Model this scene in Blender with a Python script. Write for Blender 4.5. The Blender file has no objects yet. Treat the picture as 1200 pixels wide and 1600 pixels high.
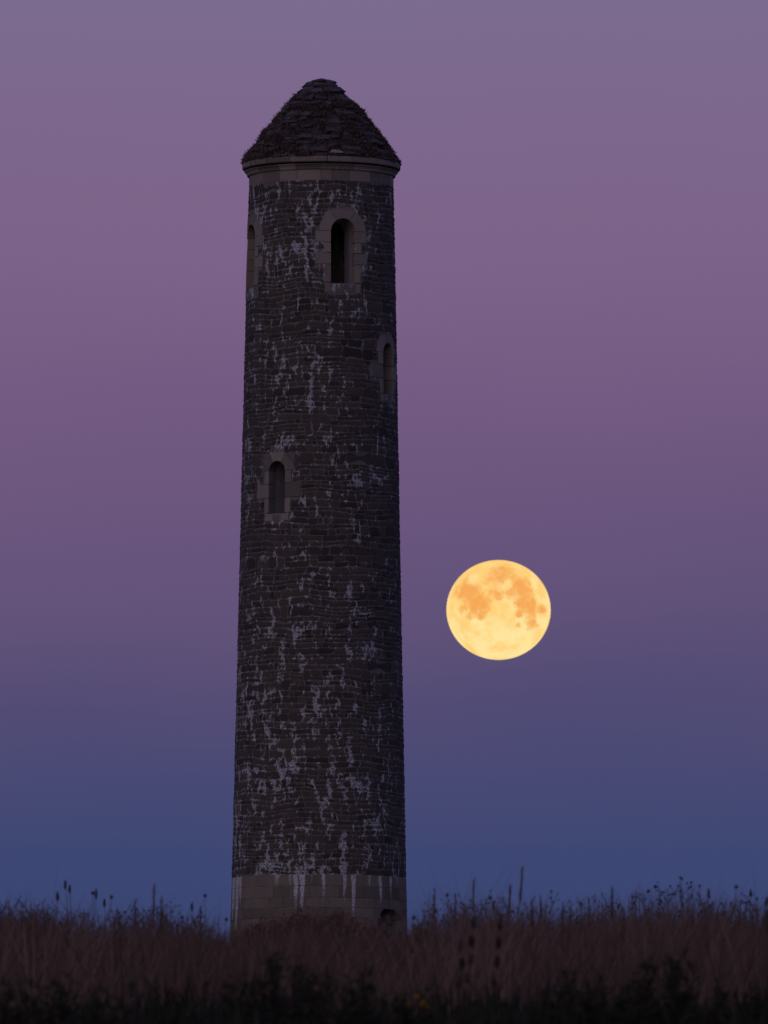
import bpy, bmesh, math, random
import numpy as np
from mathutils import Vector, Matrix, noise as mnoise

random.seed(7)
rng = np.random.default_rng(11)
SC = bpy.context.scene
COL = SC.collection
R_ = math.radians

# ------------------------------------------------------------------ camera
PITCH, ROLL = R_(4.85), R_(0.16)
FPX = 800.0 / math.tan(R_(2.55))          # focal length in photograph pixels
CAMZ = 1.6
cam_d = bpy.data.cameras.new('camera')
cam_d.sensor_fit = 'VERTICAL'; cam_d.sensor_height = 36.0; cam_d.sensor_width = 27.0
cam_d.lens = 18.0 / math.tan(R_(2.55))
cam_d.clip_start = 0.5; cam_d.clip_end = 90000
cam_d.dof.use_dof = True; cam_d.dof.focus_distance = 399.0; cam_d.dof.aperture_fstop = 8.0
cam = bpy.data.objects.new('camera', cam_d); COL.objects.link(cam)
CAMROT = Matrix.Rotation(math.pi / 2 + PITCH, 3, 'X') @ Matrix.Rotation(ROLL, 3, 'Z')
cam.matrix_world = Matrix.Translation((0, 0, CAMZ)) @ CAMROT.to_4x4()
SC.camera = cam

def at(px, py, Y):
    d = CAMROT @ Vector(((px - 600) / FPX, (800 - py) / FPX, -1))
    k = Y / d.y
    return Vector((d.x * k, Y, CAMZ + d.z * k))

def s2l(c):
    c = c / 255.0
    return c / 12.92 if c <= 0.04045 else ((c + 0.055) / 1.055) ** 2.4
def rgb(r, g, b): return (s2l(r), s2l(g), s2l(b), 1.0)

# ------------------------------------------------------------------ world: dusk sky opposite the sunset
W = bpy.data.worlds.new('World'); SC.world = W; W.use_nodes = True
nt = W.node_tree; nt.nodes.clear()
def N(t, typ, **kw):
    n = t.nodes.new(typ)
    for k, v in kw.items(): setattr(n, k, v)
    return n
def L(t, a, b): t.links.new(a, b)
def M(t, op, a, b=None, c=None, clamp=False):
    n = N(t, 'ShaderNodeMath', operation=op, use_clamp=clamp)
    for i, v in enumerate((a, b, c)):
        if v is None: continue
        if isinstance(v, (int, float)): n.inputs[i].default_value = v
        else: L(t, v, n.inputs[i])
    return n.outputs[0]
tc = N(nt, 'ShaderNodeTexCoord')
sx = N(nt, 'ShaderNodeSeparateXYZ'); L(nt, tc.outputs['Generated'], sx.inputs[0])
elev = M(nt, 'ARCSINE', sx.outputs['Z'])
hz = N(nt, 'ShaderNodeMapping'); L(nt, tc.outputs['Generated'], hz.inputs[0]); hz.inputs['Scale'].default_value = (9, 9, 26)
hn = N(nt, 'ShaderNodeTexNoise'); L(nt, hz.outputs[0], hn.inputs['Vector']); hn.inputs['Scale'].default_value = 1.6; hn.inputs['Detail'].default_value = 2.5
elev = M(nt, 'ADD', elev, M(nt, 'MULTIPLY', M(nt, 'SUBTRACT', hn.outputs[0], 0.5), R_(0.9)))   # thin uneven dusk haze
tt = M(nt, 'SQRT', M(nt, 'MAXIMUM', M(nt, 'DIVIDE', elev, math.pi / 2), 0.0))
ramp = N(nt, 'ShaderNodeValToRGB'); L(nt, tt, ramp.inputs[0])
SKY = [(0.0, (50, 66, 104)), (2.2, (54, 69, 112)), (3.13, (60, 71, 115)), (3.58, (73, 74, 117)), (3.9, (83, 76, 117)),
       (4.3, (95, 81, 120)), (4.85, (105, 85, 125)), (5.5, (116, 91, 131)), (6.13, (124, 99, 137)), (6.8, (125, 103, 140)),
       (7.4, (123, 107, 143)), (10, (122, 114, 152)), (20, (112, 116, 165)), (45, (84, 96, 150)), (90, (60, 74, 128))]
e = ramp.color_ramp.elements
while len(e) > 1: e.remove(e[-1])
for i, (d, c) in enumerate(SKY):
    el = e[0] if i == 0 else e.new(math.sqrt(d / 90))
    el.position = math.sqrt(d / 90); el.color = rgb(*c)
# western afterglow, behind the camera, from the physical sky with the sun just set
SUN_AZ_BEHIND = 180 + 20
sky = N(nt, 'ShaderNodeTexSky', sky_type='NISHITA')
sky.sun_disc = False; sky.sun_elevation = R_(-3.0); sky.sun_rotation = R_(SUN_AZ_BEHIND)
bg1 = N(nt, 'ShaderNodeBackground'); L(nt, ramp.outputs[0], bg1.inputs[0]); bg1.inputs[1].default_value = 1.0
bg2 = N(nt, 'ShaderNodeBackground'); L(nt, sky.outputs[0], bg2.inputs[0]); bg2.inputs[1].default_value = 0.05
add = N(nt, 'ShaderNodeAddShader'); L(nt, bg1.outputs[0], add.inputs[0]); L(nt, bg2.outputs[0], add.inputs[1])
wo = N(nt, 'ShaderNodeOutputWorld'); L(nt, add.outputs[0], wo.inputs[0])

sun_d = bpy.data.lights.new('sun', 'SUN'); sun_d.energy = 0.55; sun_d.angle = R_(60); sun_d.color = (1.0, 0.80, 0.74)
sun = bpy.data.objects.new('sun', sun_d); COL.objects.link(sun)
sd = Vector((-0.45, -0.88, 0.2))            # direction towards the afterglow
sun.rotation_euler = sd.to_track_quat('Z', 'Y').to_euler()

SC.view_settings.view_transform = 'Standard'; SC.view_settings.look = 'None'
SC.view_settings.exposure = 0.0; SC.view_settings.gamma = 1.0
SC.cycles.use_denoising = True

# ------------------------------------------------------------------ helpers
def tag(o, label=None, cat=None, group=None, kind=None):
    for k, v in (('label', label), ('category', cat), ('group', group), ('kind', kind)):
        if v: o[k] = v
    return o
def link(name, me, mat, parent=None, smooth=False):
    if mat and not me.materials: me.materials.append(mat)
    if smooth: me.polygons.foreach_set('use_smooth', [True] * len(me.polygons))
    o = bpy.data.objects.new(name, me); COL.objects.link(o)
    if parent: o.parent = parent
    return o
def pymesh(name, vs, fs, tone=None, edge=None):
    me = bpy.data.meshes.new(name); me.from_pydata(vs, [], fs); me.update()
    if tone is not None:
        a = me.attributes.new('tone', 'FLOAT', 'FACE')
        a.data.foreach_set('value', tone if hasattr(tone, '__len__') else [tone] * len(fs))
    if edge is not None:
        a = me.attributes.new('edge', 'FLOAT', 'POINT'); a.data.foreach_set('value', edge)
    return me
def empty(name, loc):
    o = bpy.data.objects.new(name, None); o.location = loc; o.empty_display_size = 0.3; COL.objects.link(o); return o

def new_mat(name):
    m = bpy.data.materials.new(name); m.use_nodes = True
    t = m.node_tree; b = t.nodes['Principled BSDF']
    b.inputs['Specular IOR Level'].default_value = 0.25
    return m, t, b
def noise_n(t, vec, scale, detail=3, rough=0.55, dim='3D'):
    n = N(t, 'ShaderNodeTexNoise', noise_dimensions=dim)
    n.inputs['Scale'].default_value = scale; n.inputs['Detail'].default_value = detail; n.inputs['Roughness'].default_value = rough
    if vec is not None: L(t, vec, n.inputs['Vector'])
    return n
def sstep(t, v, lo, hi):
    n = N(t, 'ShaderNodeMapRange', interpolation_type='SMOOTHSTEP')
    L(t, v, n.inputs[0])
    for i, q in ((1, lo), (2, hi)):
        if isinstance(q, (int, float)): n.inputs[i].default_value = q
        else: L(t, q, n.inputs[i])
    return n.outputs[0]
def mixc(t, fac, a, b):
    n = N(t, 'ShaderNodeMix', data_type='RGBA')
    if isinstance(fac, (int, float)): n.inputs[0].default_value = fac
    else: L(t, fac, n.inputs[0])
    for i, v in ((6, a), (7, b)):
        if isinstance(v, tuple): n.inputs[i].default_value = v if len(v) == 4 else (*v, 1)
        else: L(t, v, n.inputs[i])
    return n.outputs[2]

# ------------------------------------------------------------------ ground
GP = np.array([(-40000, -3), (-3000, -2), (-60, -0.1), (0, 0), (40, 1.3), (70, 2.9), (90, 4.2), (115, 5.75), (150, 7.85), (200, 10.35), (250, 12.75),
               (320, 16.1), (388, 19.45), (415, 19.75), (450, 19.0), (600, 11), (900, 1), (1500, -3), (40000, -4)], float)
def ground_z(x, y):
    x = np.asarray(x, float); y = np.asarray(y, float)
    z = np.interp(y, GP[:, 0], GP[:, 1])
    return np.where(z > 0, z * np.exp(-(x / 260.0) ** 2), z) + 0.05 * np.sin(x * 0.9 + y * 0.13) * np.exp(-(x / 60) ** 2)
xs = np.concatenate([-np.geomspace(40000, 45, 26), np.linspace(-40, 40, 61), np.geomspace(45, 40000, 26)])
ys = np.concatenate([-np.geomspace(40000, 25, 22), np.linspace(-20, 460, 161), np.geomspace(480, 40000, 40)])
gx, gy = np.meshgrid(xs, ys); gz = ground_z(gx, gy)
gv = np.stack([gx.ravel(), gy.ravel(), gz.ravel()], 1); nx = len(xs)
gf = [(j * nx + i, j * nx + i + 1, (j + 1) * nx + i + 1, (j + 1) * nx + i) for j in range(len(ys) - 1) for i in range(nx - 1)]
mg, t, b = new_mat('rough_ground')
n1 = noise_n(t, N(t, 'ShaderNodeNewGeometry').outputs['Position'], 0.8, 8)
L(t, mixc(t, n1.outputs[0], (0.035, 0.035, 0.02), (0.09, 0.065, 0.045)), b.inputs['Base Color']); b.inputs['Roughness'].default_value = 1
ground = link('ground', pymesh('ground', gv.tolist(), gf), mg, smooth=True)
tag(ground, 'dark rough grassy hill rising to the tower', kind='structure')

# ------------------------------------------------------------------ tower frame of reference
TY = 400.0
TX = at(500.0, 900, TY).x
BASE = float(ground_z(TX, TY)) - 0.1
tower = empty('round_tower', (TX, TY, BASE))
tag(tower, 'tall tapering round stone tower with conical cap, streaked with white lime', 'tower')
PXM = FPX / TY
RP = [(230, 111.6), (290, 112.9), (480, 117.4), (880, 125.3), (1260, 133.4), (1366, 135.5), (1460, 137.9), (1560, 140)]
zs_ = [at(500, y, TY).z - BASE for y, r in RP][::-1]; rs_ = [r / PXM for y, r in RP][::-1]
def RZ(z): return float(np.interp(z, zs_, rs_))
def z_edge(y): return at(500, y, TY).z - BASE
def z_front(y, R=2.8): return at(500, y, TY - R).z - BASE
def P3(th, z, r): return (r * math.sin(th), -r * math.cos(th), z)      # theta 0 faces the camera, positive to the right

# ------------------------------------------------------------------ tower materials
def tower_coords(t):
    g = N(t, 'ShaderNodeNewGeometry')
    v = N(t, 'ShaderNodeVectorMath', operation='SUBTRACT'); L(t, g.outputs['Position'], v.inputs[0]); v.inputs[1].default_value = (TX, TY, BASE)
    s = N(t, 'ShaderNodeSeparateXYZ'); L(t, v.outputs[0], s.inputs[0])
    th = M(t, 'ARCTAN2', s.outputs['X'], M(t, 'MULTIPLY', s.outputs['Y'], -1.0))
    sarc = M(t, 'MULTIPLY', th, 2.85)
    return v.outputs[0], th, sarc, s.outputs['Z']
def vec(t, a, b, c=0.0):
    n = N(t, 'ShaderNodeCombineXYZ')
    for i, v in enumerate((a, b, c)):
        if isinstance(v, (int, float)): n.inputs[i].default_value = v
        else: L(t, v, n.inputs[i])
    return n.outputs[0]
Z_PL = z_front(1366, 3.0)
Z_TOPW = z_front(281, 2.52)
LIME_SHIFT = 0.0
def lime_mask(t, sarc, z, shift, edge=None):
    """white lime leached out of the joints: ragged patches that run downwards"""
    wv = noise_n(t, vec(t, sarc, z), 3.2, 2)
    wob = M(t, 'MULTIPLY', M(t, 'SUBTRACT', wv.outputs[0], 0.5), 0.35)
    s2 = M(t, 'ADD', sarc, wob)
    big = noise_n(t, vec(t, M(t, 'MULTIPLY', s2, 4.2), M(t, 'MULTIPLY', z, 1.5), 3.0), 1.0, 2.5, 0.6)
    fineb = noise_n(t, vec(t, M(t, 'MULTIPLY', s2, 12.0), M(t, 'MULTIPLY', z, 4.6), 9.0), 1.0, 3, 0.65)
    clus = noise_n(t, vec(t, M(t, 'MULTIPLY', sarc, 1.0), M(t, 'MULTIPLY', z, 0.5), 5.0), 1.0, 2.0)
    zr = N(t, 'ShaderNodeMapRange'); L(t, z, zr.inputs[0]); zr.inputs[1].default_value = 0; zr.inputs[2].default_value = 30
    hr = N(t, 'ShaderNodeValToRGB'); L(t, zr.outputs[0], hr.inputs[0])
    el = hr.color_ramp.elements; el[0].position = 0.0; el[0].color = (.75, .75, .75, 1); el[1].position = 1; el[1].color = (.6, .6, .6, 1)
    for y, v in ((1300, .75), (1200, .7), (1100, .5), (980, .55), (900, .3), (780, .32), (640, .5), (540, .2), (470, .55), (340, .5)):
        q = el.new(z_front(y) / 30.0); q.color = (v, v, v, 1)
    base = M(t, 'ADD', M(t, 'MULTIPLY', big.outputs[0], 0.62), M(t, 'MULTIPLY', fineb.outputs[0], 0.38))
    thr = M(t, 'SUBTRACT', 0.785 - shift, M(t, 'ADD', M(t, 'MULTIPLY', clus.outputs[0], 0.30), M(t, 'MULTIPLY', hr.outputs[0], 0.085)))
    side = M(t, 'MULTIPLY', sstep(t, sarc, 0.8, 2.6), 0.03)
    thr = M(t, 'ADD', thr, side)
    if edge is not None: thr = M(t, 'SUBTRACT', thr, M(t, 'MULTIPLY', edge, 0.075))
    m = sstep(t, base, thr, M(t, 'ADD', thr, 0.075))
    # long thin runs of lime below leaking joints
    ws = noise_n(t, vec(t, M(t, 'MULTIPLY', sarc, 1.5), M(t, 'MULTIPLY', z, 2.2), 7.0), 1.0, 3)
    s3 = M(t, 'ADD', sarc, M(t, 'MULTIPLY', M(t, 'SUBTRACT', ws.outputs[0], 0.5), 0.22))
    st = noise_n(t, vec(t, M(t, 'MULTIPLY', s3, 7.5), M(t, 'MULTIPLY', z, 0.62), 13.0), 1.0, 1.5, 0.5)
    th2 = M(t, 'SUBTRACT', 0.80 - shift * 0.3, M(t, 'ADD', M(t, 'MULTIPLY', clus.outputs[0], 0.10), M(t, 'MULTIPLY', hr.outputs[0], 0.08)))
    m2 = sstep(t, st.outputs[0], th2, M(t, 'ADD', th2, 0.06))
    m = M(t, 'MAXIMUM', m, m2)
    gr = noise_n(t, vec(t, M(t, 'MULTIPLY', sarc, 22.0), M(t, 'MULTIPLY', z, 16.0), 1.0), 1.0, 3, 0.7)
    return M(t, 'MULTIPLY', m, sstep(t, gr.outputs[0], 0.30, 0.68))

# drips over the plinth: x in photo px, half width px, length px below the plinth top
DRIPS = [(366, 2.0, 80), (372, 2.2, 95), (377, 1.2, 60), (416, 1.4, 9), (434, 4.2, 27), (455, 2.6, 27), (463.5, 3.4, 61), (473.5, 4.4, 68), (488, 1.2, 18),
         (507.5, 2.4, 46), (539, 3.0, 48), (553.5, 3.2, 76), (578.5, 1.6, 33), (594.5, 2.4, 57), (611, 1.4, 44), (621, 1.2, 20), (626, 1.2, 14)]
def drip_mask(t, th, sarc, z):
    fc = N(t, 'ShaderNodeFloatCurve'); cu = fc.mapping.curves[0]
    wv = noise_n(t, vec(t, M(t, 'MULTIPLY', sarc, 2.0), M(t, 'MULTIPLY', z, 2.5)), 1.0, 3)
    thw = M(t, 'ADD', th, M(t, 'MULTIPLY', M(t, 'SUBTRACT', wv.outputs[0], 0.5), 0.05))
    L(t, M(t, 'ADD', M(t, 'DIVIDE', thw, math.pi), 0.5), fc.inputs['Value'])
    pts = [(0.0, 0.0)]
    for x, w, ln in DRIPS:
        def tt_(x): return math.asin(max(-0.995, min(0.995, (x - 498.8) / 136.6))) / math.pi + 0.5
        a, c, d = tt_(x - w - 0.8), tt_(x), tt_(x + w + 0.8)
        h = ln / 110.0
        pts += [(a, 0.0), (c - (c - a) * 0.62, h * random.uniform(.7, 1)), (c, h), (c + (d - c) * 0.62, h * random.uniform(.6, .95)), (d, 0.0)]
    pts.append((1.0, 0.0)); pts.sort()
    out = []
    for p in pts:
        if out and p[0] - out[-1][0] < 0.0008: continue
        out.append(p)
    cu.points[0].location = out[0]; cu.points[-1].location = out[-1]
    for p in out[1:-1]: cu.points.new(*p)
    for p in cu.points: p.handle_type = 'VECTOR'
    fc.mapping.update()
    depth = M(t, 'DIVIDE', M(t, 'SUBTRACT', Z_PL + 0.02, z), 110.0 / PXM)
    n = noise_n(t, vec(t, M(t, 'MULTIPLY', sarc, 16.0), M(t, 'MULTIPLY', z, 5.0), 2.0), 1.0, 3, 0.65)
    lim = M(t, 'MULTIPLY', fc.outputs[0], M(t, 'ADD', 0.55, M(t, 'MULTIPLY', n.outputs[0], 0.9)))
    m = sstep(t, M(t, 'SUBTRACT', lim, depth), -0.02, 0.3)
    m = M(t, 'MULTIPLY', m, sstep(t, fc.outputs[0], 0.03, 0.16))
    gr = noise_n(t, vec(t, M(t, 'MULTIPLY', sarc, 30.0), M(t, 'MULTIPLY', z, 9.0), 4.0), 1.0, 3, 0.7)
    return M(t, 'MULTIPLY', m, sstep(t, gr.outputs[0], 0.30, 0.62))

def stone_mat(name, c_dark, c_light, lime, shift=0.0, drips=False, limecol=(0.55, 0.545, 0.56, 1), bump=0.25):
    m, t, b = new_mat(name)
    pos, th, sarc, z = tower_coords(t)
    at_ = N(t, 'ShaderNodeAttribute', attribute_name='tone')
    n1 = noise_n(t, pos, 2.3, 6, 0.65); n2 = noise_n(t, pos, 14.0, 5, 0.7)
    f = M(t, 'ADD', M(t, 'MULTIPLY', at_.outputs['Fac'], 0.6), M(t, 'MULTIPLY', M(t, 'ADD', n1.outputs[0], n2.outputs[0]), 0.4), clamp=True)
    f = sstep(t, f, 0.25, 0.95)
    col = mixc(t, f, c_dark, c_light)
    if lime:
        col = mixc(t, M(t, 'MULTIPLY', lime_mask(t, sarc, z, shift, N(t, 'ShaderNodeAttribute', attribute_name='edge').outputs['Fac']), lime), col, limecol)
    if drips:
        col = mixc(t, M(t, 'MULTIPLY', drip_mask(t, th, sarc, z), 0.95), col, limecol)
    L(t, col, b.inputs['Base Color']); b.inputs['Roughness'].default_value = 0.9
    bp = N(t, 'ShaderNodeBump'); bp.inputs['Strength'].default_value = bump; bp.inputs['Distance'].default_value = 0.05
    L(t, n2.outputs[0], bp.inputs['Height']); L(t, bp.outputs[0], b.inputs['Normal'])
    return m
M_RUB = stone_mat('dark_rubble_stone', (0.031, 0.024, 0.021, 1), (0.076, 0.059, 0.049, 1), 0.9, shift=0.014)
M_MOR = stone_mat('lime_mortar', (0.09, 0.078, 0.070, 1), (0.30, 0.265, 0.245, 1), 0.95, shift=0.08)
M_ASH = stone_mat('granite_ashlar', (0.105, 0.085, 0.069, 1), (0.245, 0.200, 0.165, 1), 0.5, shift=-0.03, bump=0.25)
M_PLI = stone_mat('plinth_granite', (0.090, 0.073, 0.055, 1), (0.180, 0.146, 0.112, 1), 0, drips=True, bump=0.15)
M_ROOF = stone_mat('weathered_roof_slab', (0.038, 0.030, 0.030, 1), (0.10, 0.082, 0.082, 1), 0)
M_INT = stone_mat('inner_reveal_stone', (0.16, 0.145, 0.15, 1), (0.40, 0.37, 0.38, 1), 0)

# ------------------------------------------------------------------ windows
class Win: pass
def window(px, ytop, ybot, hw, kind, R0, label=None):
    w = Win(); w.hw = hw; w.kind = kind
    zmid = z_front((ytop + ybot) / 2, 2.0); R = RZ(zmid)
    Y = TY - R
    for _ in range(6):
        X = at(px, (ytop + ybot) / 2, Y).x - TX
        w.th = math.asin(max(-1, min(1, X / R))); Y = TY - R * math.cos(w.th)
    w.z0 = at(px, ybot, Y).z - BASE; w.z1 = at(px, ytop, Y).z - BASE; w.R = R
    w.zs = w.z1 - hw
    w.label = label
    return w
WINS = [window(536.3, 341, 442, 0.44, 'big', 2.6, 'belfry window with pale dressed stone surround, facing the viewer'),
        window(391.0, 351, 449, 0.44, 'big', 2.6, 'belfry window on the left edge of the tower'),
        window(606.0, 536, 616, 0.335, 'small', 2.65, 'narrow round-headed window on the right edge'),
        window(432.5, 720, 802, 0.335, 'small', 2.7, 'narrow round-headed window left of centre, halfway up')]
WINS[1].th = WINS[0].th - math.pi / 2
DOOR = window(609.0, 1418, 1500, 0.62, 'door', 3.05); DOOR.z0 = -0.2
def wpt(w, s, z, d):
    """point at offset s along the window, height z, depth d behind the wall face"""
    R = RZ(z)
    n = math.sqrt(max(R * R - s * s, 0.01)) - d
    return (n * math.sin(w.th) + s * math.cos(w.th), -n * math.cos(w.th) + s * math.sin(w.th), z)
def arch_outline(hw, z0, zs, n=12):
    pts = [(-hw, z0), (hw, z0), (hw, zs)]
    for i in range(1, n): a = math.pi * i / n; pts.append((hw * math.cos(a), zs + hw * math.sin(a)))
    pts.append((-hw, zs)); return pts
def prism(w, outline, d0, d1, flat=False):
    vs, fs = [], []; n = len(outline)
    for d in (d0, d1):
        for s, z in outline:
            if flat:
                nn = w.R - d
                vs.append((nn * math.sin(w.th) + s * math.cos(w.th), -nn * math.cos(w.th) + s * math.sin(w.th), z))
            else: vs.append(wpt(w, s, z, d))
    fs.append(tuple(range(n))); fs.append(tuple(range(2 * n - 1, n - 1, -1)))
    for i in range(n):
        j = (i + 1) % n; fs.append((j, i, n + i, n + j))
    return vs, fs
# dressed stones of a surround, as polygons in (s, z)
def surround(w):
    hw, zs, z0 = w.hw, w.zs, w.z0
    P = []
    big = w.kind == 'big'
    ro = hw + (0.40 if big else 0.33); H = zs - z0
    a1 = R_(57 if big else 62)
    def arcp(r, a): return (r * math.cos(a), zs + r * math.sin(a))
    def vous(a, c, oct_=0):
        inn = [arcp(hw, a + (c - a) * i / 6) for i in range(7)]
        out = [arcp(ro * (1 + 0.03 * math.sin(5 * (a + (c - a) * i / 5) + oct_)), a + (c - a) * i / 5) for i in range(6)][::-1]
        return inn[::1] + out
    g = 0.010
    P.append(('voussoir', vous(0 + g, a1 - g, 1)));
    P.append(('voussoir', vous(a1 + g, math.pi - a1 - g, 2)))
    P.append(('voussoir', vous(math.pi - a1 + g, math.pi - g, 3)))
    if big: rows = [(1.0, .775, .56), (.775, .575, .23), (.575, .26 + .09, .54), (.35, 0.0, .22)]
    else: rows = [(1.0, .69, .22), (.69, .36, .60), (.36, 0.0, .21)]
    for sd_ in (-1, 1):
        for k, (b_, a_, wd) in enumerate(rows):
            wd2 = wd * random.uniform(0.9, 1.08) * (0.86 if (sd_ > 0 and big and wd > .4) else 1)
            za, zb = z0 + H * a_ + g, z0 + H * b_ - g
            x0, x1 = hw, hw + wd2
            j = [random.uniform(-.025, .025) for _ in range(4)]
            q = [(x0, za), (x1 + j[0], za + j[1] * .3), (x1 + j[2], zb + j[3] * .3), (x0, zb)]
            if sd_ < 0: q = [(-s, z) for s, z in q][::-1]
            P.append(('jamb_stone', q))
    sw = hw + (.20 if big else .14); sh = .36 if big else .27
    P.append(('sill', [(-sw, z0 - sh), (sw, z0 - sh + .01), (sw + .02, z0 - g), (-sw - .01, z0 - g)]))
    return P
for w in WINS: w.P = surround(w)
def frame_half(w, za, zb):
    """how far the dressed surround reaches left and right of the window axis between two heights"""
    lo = hi = None
    for nm, q in w.P:
        zz = [p[1] for p in q]
        if max(zz) < za + .015 or min(zz) > zb - .015: continue
        if nm == 'voussoir':
            ss = []
            for i in range(len(q)):
                (s0, q0), (s1, q1) = q[i], q[(i + 1) % len(q)]
                for f in (0, .25, .5, .75):
                    zc = q0 + (q1 - q0) * f
                    if za <= zc <= zb: ss.append(s0 + (s1 - s0) * f)
            if not ss: continue
        else: ss = [p[0] for p in q]
        lo = min(ss) if lo is None else min(lo, min(ss)); hi = max(ss) if hi is None else max(hi, max(ss))
    return lo, hi

# ------------------------------------------------------------------ wall core with real openings
def lathe_solid(outer, inner, n=96):
    vs, fs = [], []
    prof = outer + inner[::-1]; k = len(prof)
    for i in range(n):
        th = 2 * math.pi * i / n
        for r, z in prof: vs.append(P3(th, z, r))
    for i in range(n):
        j = (i + 1) % n
        for a in range(k):
            b_ = (a + 1) % k
            fs.append((i * k + a, j * k + a, j * k + b_, i * k + b_))
    return vs, fs
zz = np.linspace(0, z_edge(272), 26)
core_me = pymesh('wall', *lathe_solid([(RZ(z) + 0.002, z) for z in zz], [(RZ(z) - 1.25, z) for z in zz]))
core = link('wall', core_me, M_MOR, tower)
bpy.context.view_layer.update()
for w in WINS + [DOOR]:
    dpt = 0.6 if w.kind == 'door' else 1.9
    mg_ = 0.05 if w.kind != 'door' else 0.0
    ol = arch_outline(w.hw + mg_, w.z0 - mg_, w.zs)
    cme = pymesh('cut', *prism(w, ol, -0.8, dpt, flat=True))
    bm = bmesh.new(); bm.from_mesh(cme); bmesh.ops.recalc_face_normals(bm, faces=bm.faces); bm.to_mesh(cme); bm.free()
    co = link('cut', cme, None, tower); bpy.context.view_layer.update()
    bm = bmesh.new(); bm.from_mesh(core.data); bmesh.ops.recalc_face_normals(bm, faces=bm.faces); bm.to_mesh(core.data); bm.free()
    md = core.modifiers.new('b', 'BOOLEAN'); md.operation = 'DIFFERENCE'; md.object = co; md.solver = 'EXACT'
    dg = bpy.context.evaluated_depsgraph_get()
    nm = bpy.data.meshes.new_from_object(core.evaluated_get(dg)); core.modifiers.remove(md)
    nm.materials.clear(); nm.materials.append(M_MOR)
    core.data = nm; bpy.data.objects.remove(co)
core.data.name = 'wall'

# ------------------------------------------------------------------ rubble stones
def stone_geo(poly, Rf, proud, back=0.03, bev=0.022):
    """poly: [(theta, z)] counter-clockwise seen from outside; a shallow bevelled stone lying on the curved face"""
    n = len(poly); ct = sum(p[0] for p in poly) / n; cz = sum(p[1] for p in poly) / n
    w_ = max(p[0] for p in poly) - min(p[0] for p in poly); h_ = max(p[1] for p in poly) - min(p[1] for p in poly)
    R = Rf(cz); fx = max(0.4, 1 - 2 * bev / max(w_ * R, .05)); fz = max(0.4, 1 - 2 * bev / max(h_, .05))
    vs = [P3(a, z, Rf(z) - back) for a, z in poly] + [P3(a, z, Rf(z) + proud * .55) for a, z in poly]
    tl = random.uniform(-.25, .25) * proud; tw = random.uniform(-.3, .3) * proud
    for a, z in poly:
        k = tl * (a - ct) / max(w_, .01) * 2 + tw * (z - cz) / max(h_, .01) * 2
        vs.append(P3(ct + (a - ct) * fx, cz + (z - cz) * fz, Rf(z) + proud + k))
    vs.append(P3(ct, cz, Rf(cz) + proud * 1.12))
    fs = []
    for i in range(n):
        j = (i + 1) % n
        fs += [(i, j, n + j, n + i), (n + i, n + j, 2 * n + j, 2 * n + i), (2 * n + i, 2 * n + j, 3 * n)]
    return vs, fs
def wob(u, z):
    return 0.12 * mnoise.noise(Vector((u * 0.8, z * 0.7, 1.7))) + 0.045 * mnoise.noise(Vector((u * 3.1, z * 2.2, 8.1)))
def stone_poly(u0, u1, v0, v1, R):
    j = 0.014
    u0 += j * random.uniform(.6, 1.5); u1 -= j * random.uniform(.6, 1.5); v0 += j * random.uniform(.5, 1.3); v1 -= j * random.uniform(.5, 1.3)
    W_, H_ = u1 - u0, v1 - v0
    def c(): return random.choice((.12, .2, .3)) * min(W_, H_) * random.uniform(.5, 1.5), random.choice((.12, .25, .42)) * H_ * random.uniform(.4, 1.05)
    sk0, sk1 = random.uniform(-.09, .09) * min(W_, .5), random.uniform(-.09, .09) * min(W_, .5)
    pts = []
    a, b_ = c(); pts += [(u0 + sk0, v0 + b_), (u0 + a + sk0, v0)]
    a, b_ = c(); pts += [(u1 - a + sk1, v0 + random.uniform(0, .015)), (u1 + sk1, v0 + b_)]
    a, b_ = c(); pts += [(u1 - sk1 * .5, v1 - b_), (u1 - a - sk1 * .5, v1 - random.uniform(0, .015))]
    a, b_ = c(); pts += [(u0 + a - sk0 * .5, v1), (u0 - sk0 * .5, v1 - b_)]
    return [(u / R, z + wob(u, z)) for u, z in pts]
cells = []
z = Z_PL + 0.01
while z < Z_TOPW - 0.05:
    h = random.choice((.15, .19, .23, .27, .34, .40)) * random.uniform(.9, 1.1)
    if z + h > Z_TOPW - .14: h = Z_TOPW - z
    R = RZ(z + h / 2); C_ = 2 * math.pi * R
    u = -C_ / 2
    while u < C_ / 2 - .02:
        run = random.uniform(.5, 2.4)
        if u + run > C_ / 2 - .5: run = C_ / 2 - u
        r = random.random()
        if h > .33: cuts = [0, 1] if r < .30 else ([0, random.uniform(.34, .66), 1] if r < .90 else [0, .33, .68, 1])
        elif h > .24: cuts = [0, 1] if r < .70 else [0, random.uniform(.4, .6), 1]
        else: cuts = [0, 1]
        for c0, c1 in zip(cuts[:-1], cuts[1:]):
            hs = h * (c1 - c0); x_ = u
            while x_ < u + run - .01:
                wd = max(.16, hs * random.choice((.9, 1.2, 1.5, 1.9, 2.4, 3.2)) * random.uniform(.85, 1.15))
                if hs < .16: wd *= 1.15
                wd = min(wd, 1.0)
                if x_ + wd > u + run - .15: wd = u + run - x_
                cells.append((x_, x_ + wd, z + h * c0, z + h * c1)); x_ += wd
        u += run
    z += h
stones = []
ZL, ZH = Z_PL + .015, Z_TOPW - .01
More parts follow.
